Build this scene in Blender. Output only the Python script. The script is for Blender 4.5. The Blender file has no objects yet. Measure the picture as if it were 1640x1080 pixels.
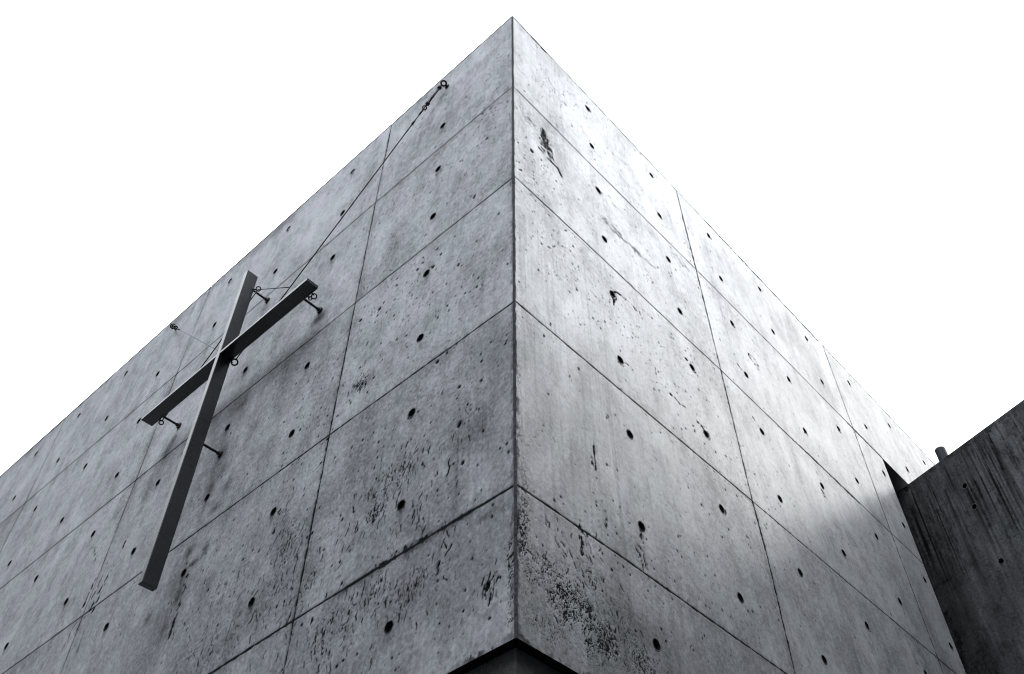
import bpy, bmesh, math, random
import numpy as np
from mathutils import Vector, Matrix

random.seed(7)
RNG = np.random.default_rng(11)
scene = bpy.context.scene
R = math.radians

# ------------------------------------------------------------------ camera
ROOF = 7.08                     # height of the roof edge above the ground
SLOT_Z = -4.127                 # shadow slot, measured from the roof edge
cam_data = bpy.data.cameras.new("camera")
cam = bpy.data.objects.new("camera", cam_data)
scene.collection.objects.link(cam)
cam_data.sensor_width = 36.0
cam_data.lens = 33.663
cam_data.shift_x = -57.23 / 1640
cam_data.shift_y = 16.76 / 1640
cam_data.clip_end = 2000
def cam_axes(pitch, roll, yaw):
    fw = Vector((math.cos(pitch) * math.cos(yaw), math.cos(pitch) * math.sin(yaw), math.sin(pitch)))
    r = Vector((math.sin(yaw), -math.cos(yaw), 0))
    u = r.cross(fw)
    c, s = math.cos(roll), math.sin(roll)
    return c * r + s * u, -s * r + c * u, fw
_r, _u, _f = cam_axes(0.846669728, -0.045433006, 0.691254176)
m = Matrix((_r, _u, -_f)).transposed().to_4x4()
m.translation = Vector((-1.670846, -1.537121, ROOF - 5.530578))
cam.matrix_world = m
scene.camera = cam

# ------------------------------------------------------------------ sky and sun
SKY_LOW, SKY_HIGH = 0.62, 2.0     # overcast: the zenith is the brightest part
CLOUD_AZ, CLOUD_EL, CLOUD_GAIN = -27.0, 57.5, 8.0   # thin cloud lit from behind
CLOUD2_AZ, CLOUD2_EL, CLOUD2_GAIN = -172.0, 55.0, 9.0   # another thin bright cloud over the lane
SUN_AZ, SUN_EL = -42.0, 34.0    # azimuth from +X, elevation (degrees)
world = bpy.data.worlds.new("World")
scene.world = world
world.use_nodes = True
nt = world.node_tree
bg = nt.nodes["Background"]
sky = nt.nodes.new("ShaderNodeTexSky")
sky.sky_type = 'NISHITA'
sky.sun_disc = False
sky.sun_elevation = R(SUN_EL)
sky.sun_rotation = R(90 - SUN_AZ)
sky.dust_density = 4.0
# thin, bright overcast: the clear-sky colours are mostly veiled by white cloud
tc = nt.nodes.new("ShaderNodeTexCoord")
cn = nt.nodes.new("ShaderNodeTexNoise")
cn.inputs["Scale"].default_value = 1.6
cn.inputs["Detail"].default_value = 5
cr = nt.nodes.new("ShaderNodeMapRange")
cr.inputs["To Min"].default_value = 0.85
cr.inputs["To Max"].default_value = 1.15
cm = nt.nodes.new("ShaderNodeVectorMath"); cm.operation = 'SCALE'
cm.inputs[0].default_value = (10.5, 10.95, 11.5)
mx = nt.nodes.new("ShaderNodeMixRGB")
mx.inputs["Fac"].default_value = 0.82
nt.links.new(tc.outputs["Generated"], cn.inputs["Vector"])
nt.links.new(cn.outputs["Fac"], cr.inputs["Value"])
sep = nt.nodes.new("ShaderNodeSeparateXYZ")
nt.links.new(tc.outputs["Generated"], sep.inputs["Vector"])
zc_ = nt.nodes.new("ShaderNodeMath"); zc_.operation = 'MULTIPLY'; zc_.use_clamp = True
zc_.inputs[1].default_value = 1.0
nt.links.new(sep.outputs["Z"], zc_.inputs[0])
zp = nt.nodes.new("ShaderNodeMath"); zp.operation = 'POWER'; zp.inputs[1].default_value = 1.6
nt.links.new(zc_.outputs[0], zp.inputs[0])
zr = nt.nodes.new("ShaderNodeMapRange")
zr.inputs["To Min"].default_value = SKY_LOW; zr.inputs["To Max"].default_value = SKY_HIGH
nt.links.new(zp.outputs[0], zr.inputs["Value"])
dt = nt.nodes.new("ShaderNodeVectorMath"); dt.operation = 'DOT_PRODUCT'
ca, ce = R(CLOUD_AZ), R(CLOUD_EL)
dt.inputs[1].default_value = (math.cos(ca) * math.cos(ce), math.sin(ca) * math.cos(ce), math.sin(ce))
nt.links.new(tc.outputs["Generated"], dt.inputs[0])
dc = nt.nodes.new("ShaderNodeMath"); dc.operation = 'MAXIMUM'; dc.inputs[1].default_value = 0.0
nt.links.new(dt.outputs["Value"], dc.inputs[0])
dp = nt.nodes.new("ShaderNodeMath"); dp.operation = 'POWER'; dp.inputs[1].default_value = 120.0
nt.links.new(dc.outputs[0], dp.inputs[0])
dm = nt.nodes.new("ShaderNodeMath"); dm.operation = 'MULTIPLY_ADD'; dm.inputs[1].default_value = CLOUD_GAIN
nt.links.new(dp.outputs[0], dm.inputs[0]); nt.links.new(zr.outputs["Result"], dm.inputs[2])
dt2 = nt.nodes.new("ShaderNodeVectorMath"); dt2.operation = 'DOT_PRODUCT'
ca, ce = R(CLOUD2_AZ), R(CLOUD2_EL)
dt2.inputs[1].default_value = (math.cos(ca) * math.cos(ce), math.sin(ca) * math.cos(ce), math.sin(ce))
nt.links.new(tc.outputs["Generated"], dt2.inputs[0])
dc2 = nt.nodes.new("ShaderNodeMath"); dc2.operation = 'MAXIMUM'; dc2.inputs[1].default_value = 0.0
nt.links.new(dt2.outputs["Value"], dc2.inputs[0])
dp2 = nt.nodes.new("ShaderNodeMath"); dp2.operation = 'POWER'; dp2.inputs[1].default_value = 50.0
nt.links.new(dc2.outputs[0], dp2.inputs[0])
dm2 = nt.nodes.new("ShaderNodeMath"); dm2.operation = 'MULTIPLY_ADD'; dm2.inputs[1].default_value = CLOUD2_GAIN
nt.links.new(dp2.outputs[0], dm2.inputs[0]); nt.links.new(dm.outputs[0], dm2.inputs[2])
sm = nt.nodes.new("ShaderNodeMath"); sm.operation = 'MULTIPLY'
nt.links.new(dm2.outputs[0], sm.inputs[0]); nt.links.new(cr.outputs["Result"], sm.inputs[1])
nt.links.new(sm.outputs[0], cm.inputs["Scale"])
nt.links.new(sky.outputs["Color"], mx.inputs["Color1"])
nt.links.new(cm.outputs["Vector"], mx.inputs["Color2"])
nt.links.new(mx.outputs["Color"], bg.inputs["Color"])
bg.inputs["Strength"].default_value = 0.12

sd = bpy.data.lights.new("sun", 'SUN')
sd.energy = 0.6
sd.angle = R(6)
sd.color = (1.0, 0.985, 0.96)
sun = bpy.data.objects.new("sun", sd)
scene.collection.objects.link(sun)
ldir = Vector((math.cos(R(SUN_AZ)) * math.cos(R(SUN_EL)), math.sin(R(SUN_AZ)) * math.cos(R(SUN_EL)), math.sin(R(SUN_EL))))
sun.rotation_euler = ldir.to_track_quat('Z', 'Y').to_euler()

vs = scene.view_settings
vs.view_transform = 'Standard'
vs.look = 'None'
vs.exposure = 0.70
vs.gamma = 1.0
vs.use_curve_mapping = False
scene.cycles.filter_width = 1.05

# ------------------------------------------------------------------ helpers
def link(o, parent=None):
    scene.collection.objects.link(o)
    if parent is not None:
        o.parent = parent
    return o

def tag(o, label=None, cat=None, group=None, kind=None):
    if label: o["label"] = label
    if cat: o["category"] = cat
    if group: o["group"] = group
    if kind: o["kind"] = kind
    return o

def empty(name, loc, label, cat, group=None, rotz=0.0):
    o = bpy.data.objects.new(name, None)
    o.empty_display_size = 0.1
    o.location = loc
    o.rotation_euler = (0, 0, rotz)
    link(o)
    return tag(o, label, cat, group)

def bm_obj(name, bm, mat, parent=None, loc=(0, 0, 0), smooth=False):
    me = bpy.data.meshes.new(name)
    bm.normal_update()
    bm.to_mesh(me)
    bm.free()
    if mat: me.materials.append(mat)
    if smooth:
        me.polygons.foreach_set("use_smooth", [True] * len(me.polygons))
    o = bpy.data.objects.new(name, me)
    o.location = loc
    return link(o, parent)

def box(bm, x0, x1, y0, y1, z0, z1, bevel=0.0):
    r = bmesh.ops.create_cube(bm, size=1.0)
    for v in r['verts']:
        v.co = Vector(((x0 + x1) / 2 + v.co.x * (x1 - x0), (y0 + y1) / 2 + v.co.y * (y1 - y0), (z0 + z1) / 2 + v.co.z * (z1 - z0)))
    if bevel > 0:
        es = list({e for v in r['verts'] for e in v.link_edges})
        bmesh.ops.bevel(bm, geom=es, offset=bevel, segments=2, profile=0.5, affect='EDGES')

def tube(bm, pts, rad, n=10, caps=True):
    pts = [Vector(p) for p in pts]
    rads = rad if isinstance(rad, (list, tuple)) else [rad] * len(pts)
    rings = []
    for i, p in enumerate(pts):
        d = (pts[min(i + 1, len(pts) - 1)] - pts[max(i - 1, 0)]).normalized()
        a = d.orthogonal().normalized()
        if rings:
            a = prev - d * prev.dot(d)
            a.normalize()
        prev = a
        b = d.cross(a)
        rings.append([bm.verts.new(p + rads[i] * (math.cos(2 * math.pi * k / n) * a + math.sin(2 * math.pi * k / n) * b)) for k in range(n)])
    for q in range(len(rings) - 1):
        for k in range(n):
            bm.faces.new((rings[q][k], rings[q][(k + 1) % n], rings[q + 1][(k + 1) % n], rings[q + 1][k]))
    if caps:
        bm.faces.new(rings[0][::-1]); bm.faces.new(rings[-1])

def ring(bm, c, normal, R0, r0, n=24, k=8):
    c = Vector(c); normal = Vector(normal).normalized()
    a = normal.orthogonal().normalized(); b = normal.cross(a)
    vs_ = []
    for i in range(n):
        t = 2 * math.pi * i / n
        d = math.cos(t) * a + math.sin(t) * b
        vs_.append([bm.verts.new(c + d * (R0 + r0 * math.cos(2 * math.pi * j / k)) + normal * r0 * math.sin(2 * math.pi * j / k)) for j in range(k)])
    for i in range(n):
        for j in range(k):
            bm.faces.new((vs_[i][j], vs_[(i + 1) % n][j], vs_[(i + 1) % n][(j + 1) % k], vs_[i][(j + 1) % k]))

# ------------------------------------------------------------------ materials
def base_mat(name):
    mt = bpy.data.materials.new(name)
    mt.use_nodes = True
    return mt, mt.node_tree, mt.node_tree.nodes["Principled BSDF"]

def N(nt, t, **kw):
    n = nt.nodes.new(t)
    for k, v in kw.items():
        if k in n.inputs: n.inputs[k].default_value = v
        else: setattr(n, k, v)
    return n

def noise(nt, vec, scale, detail=4.0, rough=0.55, stretch=(1, 1, 1)):
    mp = N(nt, "ShaderNodeMapping")
    mp.inputs["Scale"].default_value = stretch
    nt.links.new(vec, mp.inputs["Vector"])
    n = N(nt, "ShaderNodeTexNoise", Scale=scale, Detail=detail, Roughness=rough)
    nt.links.new(mp.outputs["Vector"], n.inputs["Vector"])
    return n.outputs["Fac"]

def remap(nt, v, a, b, c=0.0, d=1.0):
    n = N(nt, "ShaderNodeMapRange")
    n.inputs["From Min"].default_value = a; n.inputs["From Max"].default_value = b
    n.inputs["To Min"].default_value = c; n.inputs["To Max"].default_value = d
    nt.links.new(v, n.inputs["Value"])
    return n.outputs["Result"]

def math_(nt, op, a, b, clamp=False):
    n = N(nt, "ShaderNodeMath", operation=op, use_clamp=clamp)
    for i, x in enumerate((a, b)):
        if isinstance(x, (int, float)): n.inputs[i].default_value = x
        else: nt.links.new(x, n.inputs[i])
    return n.outputs[0]

def mix(nt, fac, c1, c2, blend='MIX'):
    n = N(nt, "ShaderNodeMixRGB", blend_type=blend)
    for k, x in (("Fac", fac), ("Color1", c1), ("Color2", c2)):
        if isinstance(x, (int, float)): n.inputs[k].default_value = x
        elif isinstance(x, tuple): n.inputs[k].default_value = (*x, 1)
        else: nt.links.new(x, n.inputs[k])
    return n.outputs["Color"]

def attr(nt, name):
    n = N(nt, "ShaderNodeAttribute", attribute_name=name)
    return n.outputs["Fac"]

def concrete(name, light, mid, dark, grain=1.0, rough=(0.42, 0.62), spec=0.5, use_attr=True, grime=(0.012, 0.012, 0.013)):
    mt, nt, bs = base_mat(name)
    tcn = N(nt, "ShaderNodeTexCoord")
    vec = tcn.outputs["Object"]
    big = noise(nt, vec, 0.9, 5, 0.6)
    med = noise(nt, vec, 4.5, 6, 0.65, (1, 1, 0.45))
    vert = noise(nt, vec, 9.0, 4, 0.6, (1, 1, 0.05))
    fine = noise(nt, vec, 60, 6, 0.75)
    hue = noise(nt, vec, 4.0, 5, 0.65)
    t = math_(nt, 'MULTIPLY', remap(nt, big, 0.3, 0.7), 0.30)
    t = math_(nt, 'ADD', t, math_(nt, 'MULTIPLY', remap(nt, med, 0.3, 0.7), 0.34))
    t = math_(nt, 'ADD', t, math_(nt, 'MULTIPLY', remap(nt, vert, 0.3, 0.7), 0.14))
    t = math_(nt, 'ADD', t, math_(nt, 'MULTIPLY', remap(nt, fine, 0.3, 0.7), 0.46))
    if use_attr:
        t = math_(nt, 'ADD', t, attr(nt, "tone"))
    t = math_(nt, 'MULTIPLY', math_(nt, 'SUBTRACT', t, 0.10), 0.86, True)
    cramp = N(nt, "ShaderNodeValToRGB")
    e = cramp.color_ramp.elements
    e[0].position = 0.0; e[0].color = (*light, 1)
    e[1].position = 1.0; e[1].color = (*dark, 1)
    e.new(0.44).color = (*mid, 1)
    nt.links.new(t, cramp.inputs["Fac"])
    tint = mix(nt, remap(nt, hue, 0.4, 0.6), (0.985, 0.965, 1.01), (0.945, 0.995, 0.995))
    col = mix(nt, 1.0, cramp.outputs["Color"], tint, 'MULTIPLY')
    gr = N(nt, "ShaderNodeCombineXYZ")
    gv = remap(nt, fine, 0.3, 0.7, 1.13, 0.85)
    for i_ in range(3): nt.links.new(gv, gr.inputs[i_])
    col = mix(nt, 1.0, col, gr.outputs[0], 'MULTIPLY')
    # pin holes everywhere
    vo = N(nt, "ShaderNodeTexVoronoi", Scale=85.0)
    nt.links.new(vec, vo.inputs["Vector"])
    cl = noise(nt, vec, 3.0, 3, 0.6)
    pin = math_(nt, 'LESS_THAN', vo.outputs["Distance"], remap(nt, cl, 0.5, 0.75, 0.0, 0.13))
    col = mix(nt, math_(nt, 'MULTIPLY', pin, 0.75), col, (0.03, 0.03, 0.032))
    rgh = remap(nt, med, 0.3, 0.7, rough[0], rough[1])
    if use_attr:
        d = remap(nt, attr(nt, "dirt"), 0.05, 0.72)
        col = mix(nt, d, col, grime)
        rgh = math_(nt, 'ADD', rgh, math_(nt, 'MULTIPLY', d, 0.5), True)
        sp = remap(nt, d, 0.0, 0.6, spec, 0.03)
        nt.links.new(sp, bs.inputs["Specular IOR Level"])
    else:
        bs.inputs["Specular IOR Level"].default_value = spec
    nt.links.new(col, bs.inputs["Base Color"])
    nt.links.new(rgh, bs.inputs["Roughness"])
    h = math_(nt, 'ADD', math_(nt, 'MULTIPLY', fine, 0.5), math_(nt, 'MULTIPLY', med, 1.2))
    bp_ = N(nt, "ShaderNodeBump", Strength=0.35 * grain, Distance=0.006)
    nt.links.new(h, bp_.inputs["Height"])
    nt.links.new(bp_.outputs["Normal"], bs.inputs["Normal"])
    return mt

def metal(name, col, rough, metallic=0.0, spec=0.4, scratch=0.3):
    mt, nt, bs = base_mat(name)
    tcn = N(nt, "ShaderNodeTexCoord")
    v = tcn.outputs["Object"]
    f = noise(nt, v, 7, 3, 0.5)
    g = noise(nt, v, 2, 4, 0.6, (1, 1, 0.3))
    c = mix(nt, math_(nt, 'MULTIPLY', remap(nt, f, 0.35, 0.75), scratch), col, tuple(x * 0.55 for x in col))
    c = mix(nt, math_(nt, 'MULTIPLY', remap(nt, g, 0.5, 0.8), scratch), c, tuple(x * 0.7 for x in col))
    nt.links.new(c, bs.inputs["Base Color"])
    nt.links.new(remap(nt, f, 0.3, 0.7, rough - 0.03, rough + 0.05), bs.inputs["Roughness"])
    bs.inputs["Metallic"].default_value = metallic
    bs.inputs["Specular IOR Level"].default_value = spec
    return mt

M_left = concrete("concrete_left", (0.47, 0.475, 0.495), (0.31, 0.315, 0.33), (0.065, 0.066, 0.07), rough=(0.65, 0.8), spec=0.12)
M_right = concrete("concrete_right", (0.44, 0.44, 0.445), (0.31, 0.312, 0.318), (0.07, 0.07, 0.072), rough=(0.42, 0.56), spec=0.38)
M_plain = concrete("concrete_plain", (0.20, 0.20, 0.21), (0.14, 0.14, 0.145), (0.06, 0.06, 0.06), use_attr=False)
M_dark_wall = concrete("concrete_dark_streaked", (0.12, 0.12, 0.123), (0.055, 0.055, 0.057), (0.008, 0.008, 0.008), grain=1.6, rough=(0.8, 0.95), spec=0.1, grime=(0.006, 0.006, 0.006))  # very dark tones for the angled wall
M_hole = concrete("hole_black", (0.02, 0.02, 0.02), (0.012, 0.012, 0.012), (0.006, 0.006, 0.006), use_attr=False, rough=(0.85, 0.95), spec=0.05)  # near-black tones, used for the hole cups, soffit and inner wall
M_lip = concrete("hole_lip", (0.12, 0.12, 0.12), (0.07, 0.07, 0.07), (0.03, 0.03, 0.03), use_attr=False, rough=(0.7, 0.9), spec=0.2)
M_steel = metal("painted_steel", (0.006, 0.006, 0.007), 0.27, 0.0, 0.75, 0.3)  # colour taken near black so the crossbar's underside reads as deep shadow
M_iron = metal("black_iron", (0.012, 0.012, 0.013), 0.55, 0.0, 0.3)
M_cable = metal("dark_cable", (0.02, 0.02, 0.022), 0.5, 0.0, 0.3)
M_pipe = metal("grey_pipe", (0.020, 0.023, 0.031), 0.6, 0.0, 0.15, 0.5)

# ------------------------------------------------------------------ wall sheets with their wear
def axis(a, b, step, must=()):
    out = [a]; x = a
    while x < b:
        x += step(x); out.append(min(x, b))
    out = np.array(out)
    for mval in must:
        out[np.argmin(np.abs(out - mval))] = mval
    return np.unique(out)

class Sheet:
    """A wall face: u runs along the wall, z down from the roof edge (negative)."""
    def __init__(self, U, Z, seed):
        self.U, self.Z = U, Z
        sh = (len(Z), len(U))
        self.dirt = np.zeros(sh, np.float32)
        self.tone = np.zeros(sh, np.float32)
        self.disp = np.zeros(sh, np.float32)      # metres, positive = out of the wall
        self.rng = np.random.default_rng(seed)
        self.su = np.gradient(U); self.sz = np.gradient(Z)
    def vn(self, su, sz, seed=0, octaves=1, gain=0.5):
        out = 0; amp = 1; tot = 0
        for o in range(octaves):
            r = np.random.default_rng(seed * 31 + o + 5)
            cu = (self.U - self.U[0]) / su * 2 ** o + 0.37; cz = (self.Z - self.Z[0]) / sz * 2 ** o + 0.71
            iu = cu.astype(int); iz = cz.astype(int)
            L = r.random((iz.max() + 2, iu.max() + 2)).astype(np.float32)
            fu = (cu - iu); fu = fu * fu * (3 - 2 * fu); fz = (cz - iz); fz = fz * fz * (3 - 2 * fz)
            A = L[:, iu] * (1 - fu) + L[:, iu + 1] * fu
            B = A[iz] * (1 - fz)[:, None] + A[iz + 1] * fz[:, None]
            out = out + amp * B; tot += amp; amp *= gain
        return (out / tot).astype(np.float32)
    def win(self, u0, u1, z0, z1):
        a, b = np.searchsorted(self.U, [u0, u1]); c, d = np.searchsorted(self.Z, [z0, z1])
        a = max(a - 1, 0); c = max(c - 1, 0); b = min(b + 1, len(self.U)); d = min(d + 1, len(self.Z))
        if b <= a or d <= c: return None
        return slice(c, d), slice(a, b)
    def ell(self, u, z, ru, rz, dirt=1.0, depth=0.0, ang=0.0):
        R_ = max(ru, rz) + 0.012
        w = self.win(u - R_, u + R_, z - R_, z + R_)
        if w is None: return
        du = self.U[w[1]][None, :] - u; dz = self.Z[w[0]][:, None] - z
        c, s = math.cos(ang), math.sin(ang)
        a = c * du + s * dz; b = -s * du + c * dz
        st = max(self.su[w[1]].mean(), self.sz[w[0]].mean())
        eru, erz = max(ru, 0.62 * st), max(rz, 0.62 * st)
        k = min(1.0, ru * rz / (eru * erz) * 1.9)
        q = np.sqrt((a / eru) ** 2 + (b / erz) ** 2)
        cov = np.clip((1 - q) * min(eru, erz) / st + 0.5, 0, 1)
        self.dirt[w] = np.maximum(self.dirt[w], cov * dirt * k)
        if depth: self.disp[w] = np.minimum(self.disp[w], -depth * cov)
    def soft(self, u, z, ru, rz, amt, chan='tone', ang=0.0, breakup=0.5, seed=1):
        R_ = 2.6 * max(ru, rz)
        w = self.win(u - R_, u + R_, z - R_, z + R_)
        if w is None: return
        du = self.U[w[1]][None, :] - u; dz = self.Z[w[0]][:, None] - z
        c, s = math.cos(ang), math.sin(ang)
        a = c * du + s * dz; b = -s * du + c * dz
        g = np.exp(-(a / ru) ** 2 - (b / rz) ** 2)
        if breakup: g = g * (1 - breakup + 2 * breakup * self._bn(seed)[w])
        getattr(self, chan)[w] += (amt * g).astype(np.float32)
    def _bn(self, seed):
        if not hasattr(self, '_cache'): self._cache = {}
        if seed not in self._cache: self._cache[seed] = self.vn(0.09, 0.16, seed, 4, 0.6)
        return self._cache[seed]
    def line(self, pts, width, dirt=1.0, depth=0.0, rag=0.3, mod=None, wob=0.0):
        """a crack, joint or stroke; width is the full width in metres"""
        pts = np.array(pts, float)
        for p, q in zip(pts[:-1], pts[1:]):
            L = np.hypot(*(q - p)); n = max(1, int(L / 0.25))
            for i in range(n):
                a = p + (q - p) * i / n; b = p + (q - p) * (i + 1) / n
                pad = width * 2 + 0.03
                w = self.win(min(a[0], b[0]) - pad, max(a[0], b[0]) + pad, min(a[1], b[1]) - pad, max(a[1], b[1]) + pad)
                if w is None: continue
                uu = self.U[w[1]][None, :]; zz = self.Z[w[0]][:, None]
                d = b - a; l2 = d @ d + 1e-12
                t = np.clip(((uu - a[0]) * d[0] + (zz - a[1]) * d[1]) / l2, 0, 1)
                ddu = uu - a[0] - t * d[0]; ddz = zz - a[1] - t * d[1]
                if wob:
                    nn = (self._bn(77)[w] - 0.5) * wob
                    ddu = ddu + nn; ddz = ddz + nn
                dist = np.hypot(ddu, ddz)
                h = abs(d[0]) > abs(d[1])
                st = self.sz[w[0]].mean() if h else self.su[w[1]].mean()
                hw = width / 2
                if rag: hw = hw * (1 - rag + 2 * rag * self._fn()[w])
                cov = np.clip((hw - dist) / st + 0.5, 0, 1) * np.minimum(1, 3 * hw / st)
                k = dirt
                if mod is not None: k = dirt * mod[w]
                self.dirt[w] = np.maximum(self.dirt[w], cov * k)
                if depth: self.disp[w] = np.minimum(self.disp[w], -depth * cov)
    def pits(self, n, dens, rmin=0.0018, rmax=0.005, box_=None, dirt=0.95):
        u0, u1, z0, z1 = box_ or (self.U[0], self.U[-1], self.Z[0], self.Z[-1])
        k = 0; tries = 0
        while k < n and tries < n * 60:
            tries += 1
            u = self.rng.uniform(u0, u1); z = self.rng.uniform(z0, z1)
            if self.rng.random() > dens(u, z): continue
            r = rmin + (rmax - rmin) * self.rng.random() ** 2.6
            self.ell(u, z, r * self.rng.uniform(0.8, 1.25), r * self.rng.uniform(0.8, 1.4), dirt * self.rng.uniform(0.7, 1), 0.0012, self.rng.uniform(-0.5, 0.5))
            k += 1
    def worms(self, n, c, spread, length=(0.02, 0.08), width=(0.003, 0.006), direction=-90, jit=25, dirt=0.95, step=0.008):
        for _ in range(n):
            u = c[0] + self.rng.normal() * spread[0]; z = c[1] + self.rng.normal() * spread[1]
            L = self.rng.uniform(*length); w = self.rng.uniform(*width)
            a = R(direction + self.rng.normal() * jit); pts = [(u, z)]
            for i in range(max(2, int(L / step))):
                a += R(self.rng.normal() * 28) * 0.6 + (R(direction) - a) * 0.25
                u += step * math.cos(a); z += step * math.sin(a); pts.append((u, z))
            self.line(pts, w, dirt * self.rng.uniform(0.7, 1), 0.0010, rag=0.6)
    def _fn(self):
        if not hasattr(self, '_f'): self._f = np.clip((self.vn(0.022, 0.026, 91, 3, 0.6) - 0.5) * 1.7 + 0.5, 0, 1)
        return self._f
    def crack(self, pts, width, wob=0.018):
        """a chipped, broken crack: ragged width with gaps"""
        if not hasattr(self, '_g'): self._g = np.clip((self.vn(0.014, 0.016, 93, 3, 0.6) - 0.40) * 6, 0, 1)
        self.line(pts, width * 1.25, 0.95, 0.0015, 1.0, self._g, wob)
    def honey(self, c, spread, thr, su=0.010, sz=0.010, ang=0.0, seed=50, dirt=0.95):
        """a patch of honeycombed concrete: broken voids that thin out from its middle"""
        key = (su, sz, seed)
        if not hasattr(self, '_h'): self._h = {}
        if key not in self._h:
            a = self.vn(su, sz, seed, 3, 0.5)
            self._h[key] = 1 - np.abs(a - 0.5) * 6          # ridged
        w = self.win(c[0] - 2.4 * spread[0], c[0] + 2.4 * spread[0], c[1] - 2.4 * spread[1], c[1] + 2.4 * spread[1])
        if w is None: return
        du = self.U[w[1]][None, :] - c[0]; dz = self.Z[w[0]][:, None] - c[1]
        cs, sn = math.cos(ang), math.sin(ang)
        m = np.exp(-((cs * du + sn * dz) / spread[0]) ** 2 - ((-sn * du + cs * dz) / spread[1]) ** 2) * (0.45 + 1.1 * self._fb()[w])
        v = np.clip((self._h[key][w] - 1 + m * thr) * 3.2, 0, 1) * np.clip((m - 0.12) * 5, 0, 1)
        self.dirt[w] = np.maximum(self.dirt[w], (v * dirt).astype(np.float32))
        self.disp[w] = np.minimum(self.disp[w], (-0.0015 * v).astype(np.float32))
    def _fb(self):
        if not hasattr(self, '_b2'): self._b2 = np.clip((self.vn(0.055, 0.06, 95, 3, 0.6) - 0.5) * 2.2 + 0.5, 0, 1)
        return self._b2
    def drip(self, u, z, L, w, amt, chan='tone'):
        wn = self.win(u - w * 3, u + w * 3, z - L, z)
        if wn is None: return
        uu = self.U[wn[1]][None, :]; t = np.clip((z - self.Z[wn[0]][:, None]) / L, 0, 1)
        off = (self.rng.random() - 0.5) * 0.01
        g = np.exp(-((uu - u - off * t) / (w * (0.6 + 0.6 * t))) ** 2) * (1 - t) ** 0.8 * np.minimum(1, t * 8)
        getattr(self, chan)[wn] += (amt * g).astype(np.float32)
    def build(self, name, mat, parent, to_xyz, holes=(), hole_r=0.0, drop=None):
        """mesh the sheet; faces inside a tie hole are left open for its cup"""
        nz, nu = self.dirt.shape
        UU, ZZ = np.meshgrid(self.U, self.Z)
        co = to_xyz(UU.ravel(), ZZ.ravel(), self.disp.ravel()).astype(np.float32)
        idx = np.arange(nz * nu).reshape(nz, nu)
        fm = np.ones((nz - 1, nu - 1), bool)
        uc = (self.U[:-1] + self.U[1:]) / 2; zc = (self.Z[:-1] + self.Z[1:]) / 2
        for (hu, hz) in holes:
            a, b = np.searchsorted(uc, [hu - hole_r, hu + hole_r]); c, d = np.searchsorted(zc, [hz - hole_r, hz + hole_r])
            sub = (uc[a:b][None, :] - hu) ** 2 + (zc[c:d][:, None] - hz) ** 2 < hole_r ** 2
            fm[c:d, a:b] &= ~sub
        if drop is not None:
            fm &= ~drop(uc[None, :], zc[:, None])
        q = np.stack([idx[:-1, :-1][fm], idx[:-1, 1:][fm], idx[1:, 1:][fm], idx[1:, :-1][fm]], 1)
        if self.flip: q = q[:, ::-1]
        me = bpy.data.meshes.new(name)
        used = np.zeros(nz * nu, bool); used[q.ravel()] = True
        mp = np.cumsum(used) - 1
        q = mp[q].astype(np.int32); co = co[used]
        me.vertices.add(len(co)); me.vertices.foreach_set("co", co.ravel())
        me.loops.add(q.size); me.loops.foreach_set("vertex_index", q.ravel())
        me.polygons.add(len(q))
        me.polygons.foreach_set("loop_start", np.arange(0, q.size, 4, dtype=np.int32))
        me.polygons.foreach_set("use_smooth", np.ones(len(q), bool))
        me.update(calc_edges=True)
        for n_, a_ in (("dirt", np.clip(self.dirt, 0, 1)), ("tone", self.tone)):
            at = me.attributes.new(n_, 'FLOAT', 'POINT')
            at.data.foreach_set("value", a_.ravel()[used].astype(np.float32))
        me.materials.append(mat)
        o = bpy.data.objects.new(name, me)
        return link(o, parent)

ROWS = [-0.9, -1.8, -2.695, -3.594]
HZ = [-0.2, -0.666, -1.125, -1.582, -2.021, -2.480, -2.922, -3.376, -3.859]

def panel_tone(S, joints, amount, seed):
    r = np.random.default_rng(seed)
    ui = np.searchsorted(joints, S.U); zi = np.searchsorted(sorted(ROWS), S.Z)
    t = r.uniform(-amount, amount, (len(ROWS) + 1, len(joints) + 1)) + np.array([0.17, 0.10, 0.03, -0.03, -0.07])[:, None]   # lower rows toned darker to paint the light's falloff down the wall
    S.tone += t[zi][:, ui].astype(np.float32)

def common_wear(S, joints_v, left):
    mod = np.clip(S.vn(0.35, 0.3, 3, 3, 0.6) * 2.2 - 0.25, 0.5, 1.0)
    panel_tone(S, joints_v, 0.10, 5 + left)
    # plywood grain and board marks
    S.tone += (S.vn(0.012, 0.9, 8, 3) - 0.5) * (0.12 if left else 0.24)
    S.tone += (S.vn(0.5, 0.03, 9, 2) - 0.5) * 0.06
    S.tone += (S.vn(0.10, 0.14, 10, 5, 0.65) - 0.5) * 0.74 + (S.vn(0.45, 0.35, 14, 3, 0.6) - 0.5) * 0.22
    S.tone += (S.vn(0.03, 0.03, 12, 4, 0.85) - 0.5) * 0.75
    return mod

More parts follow.
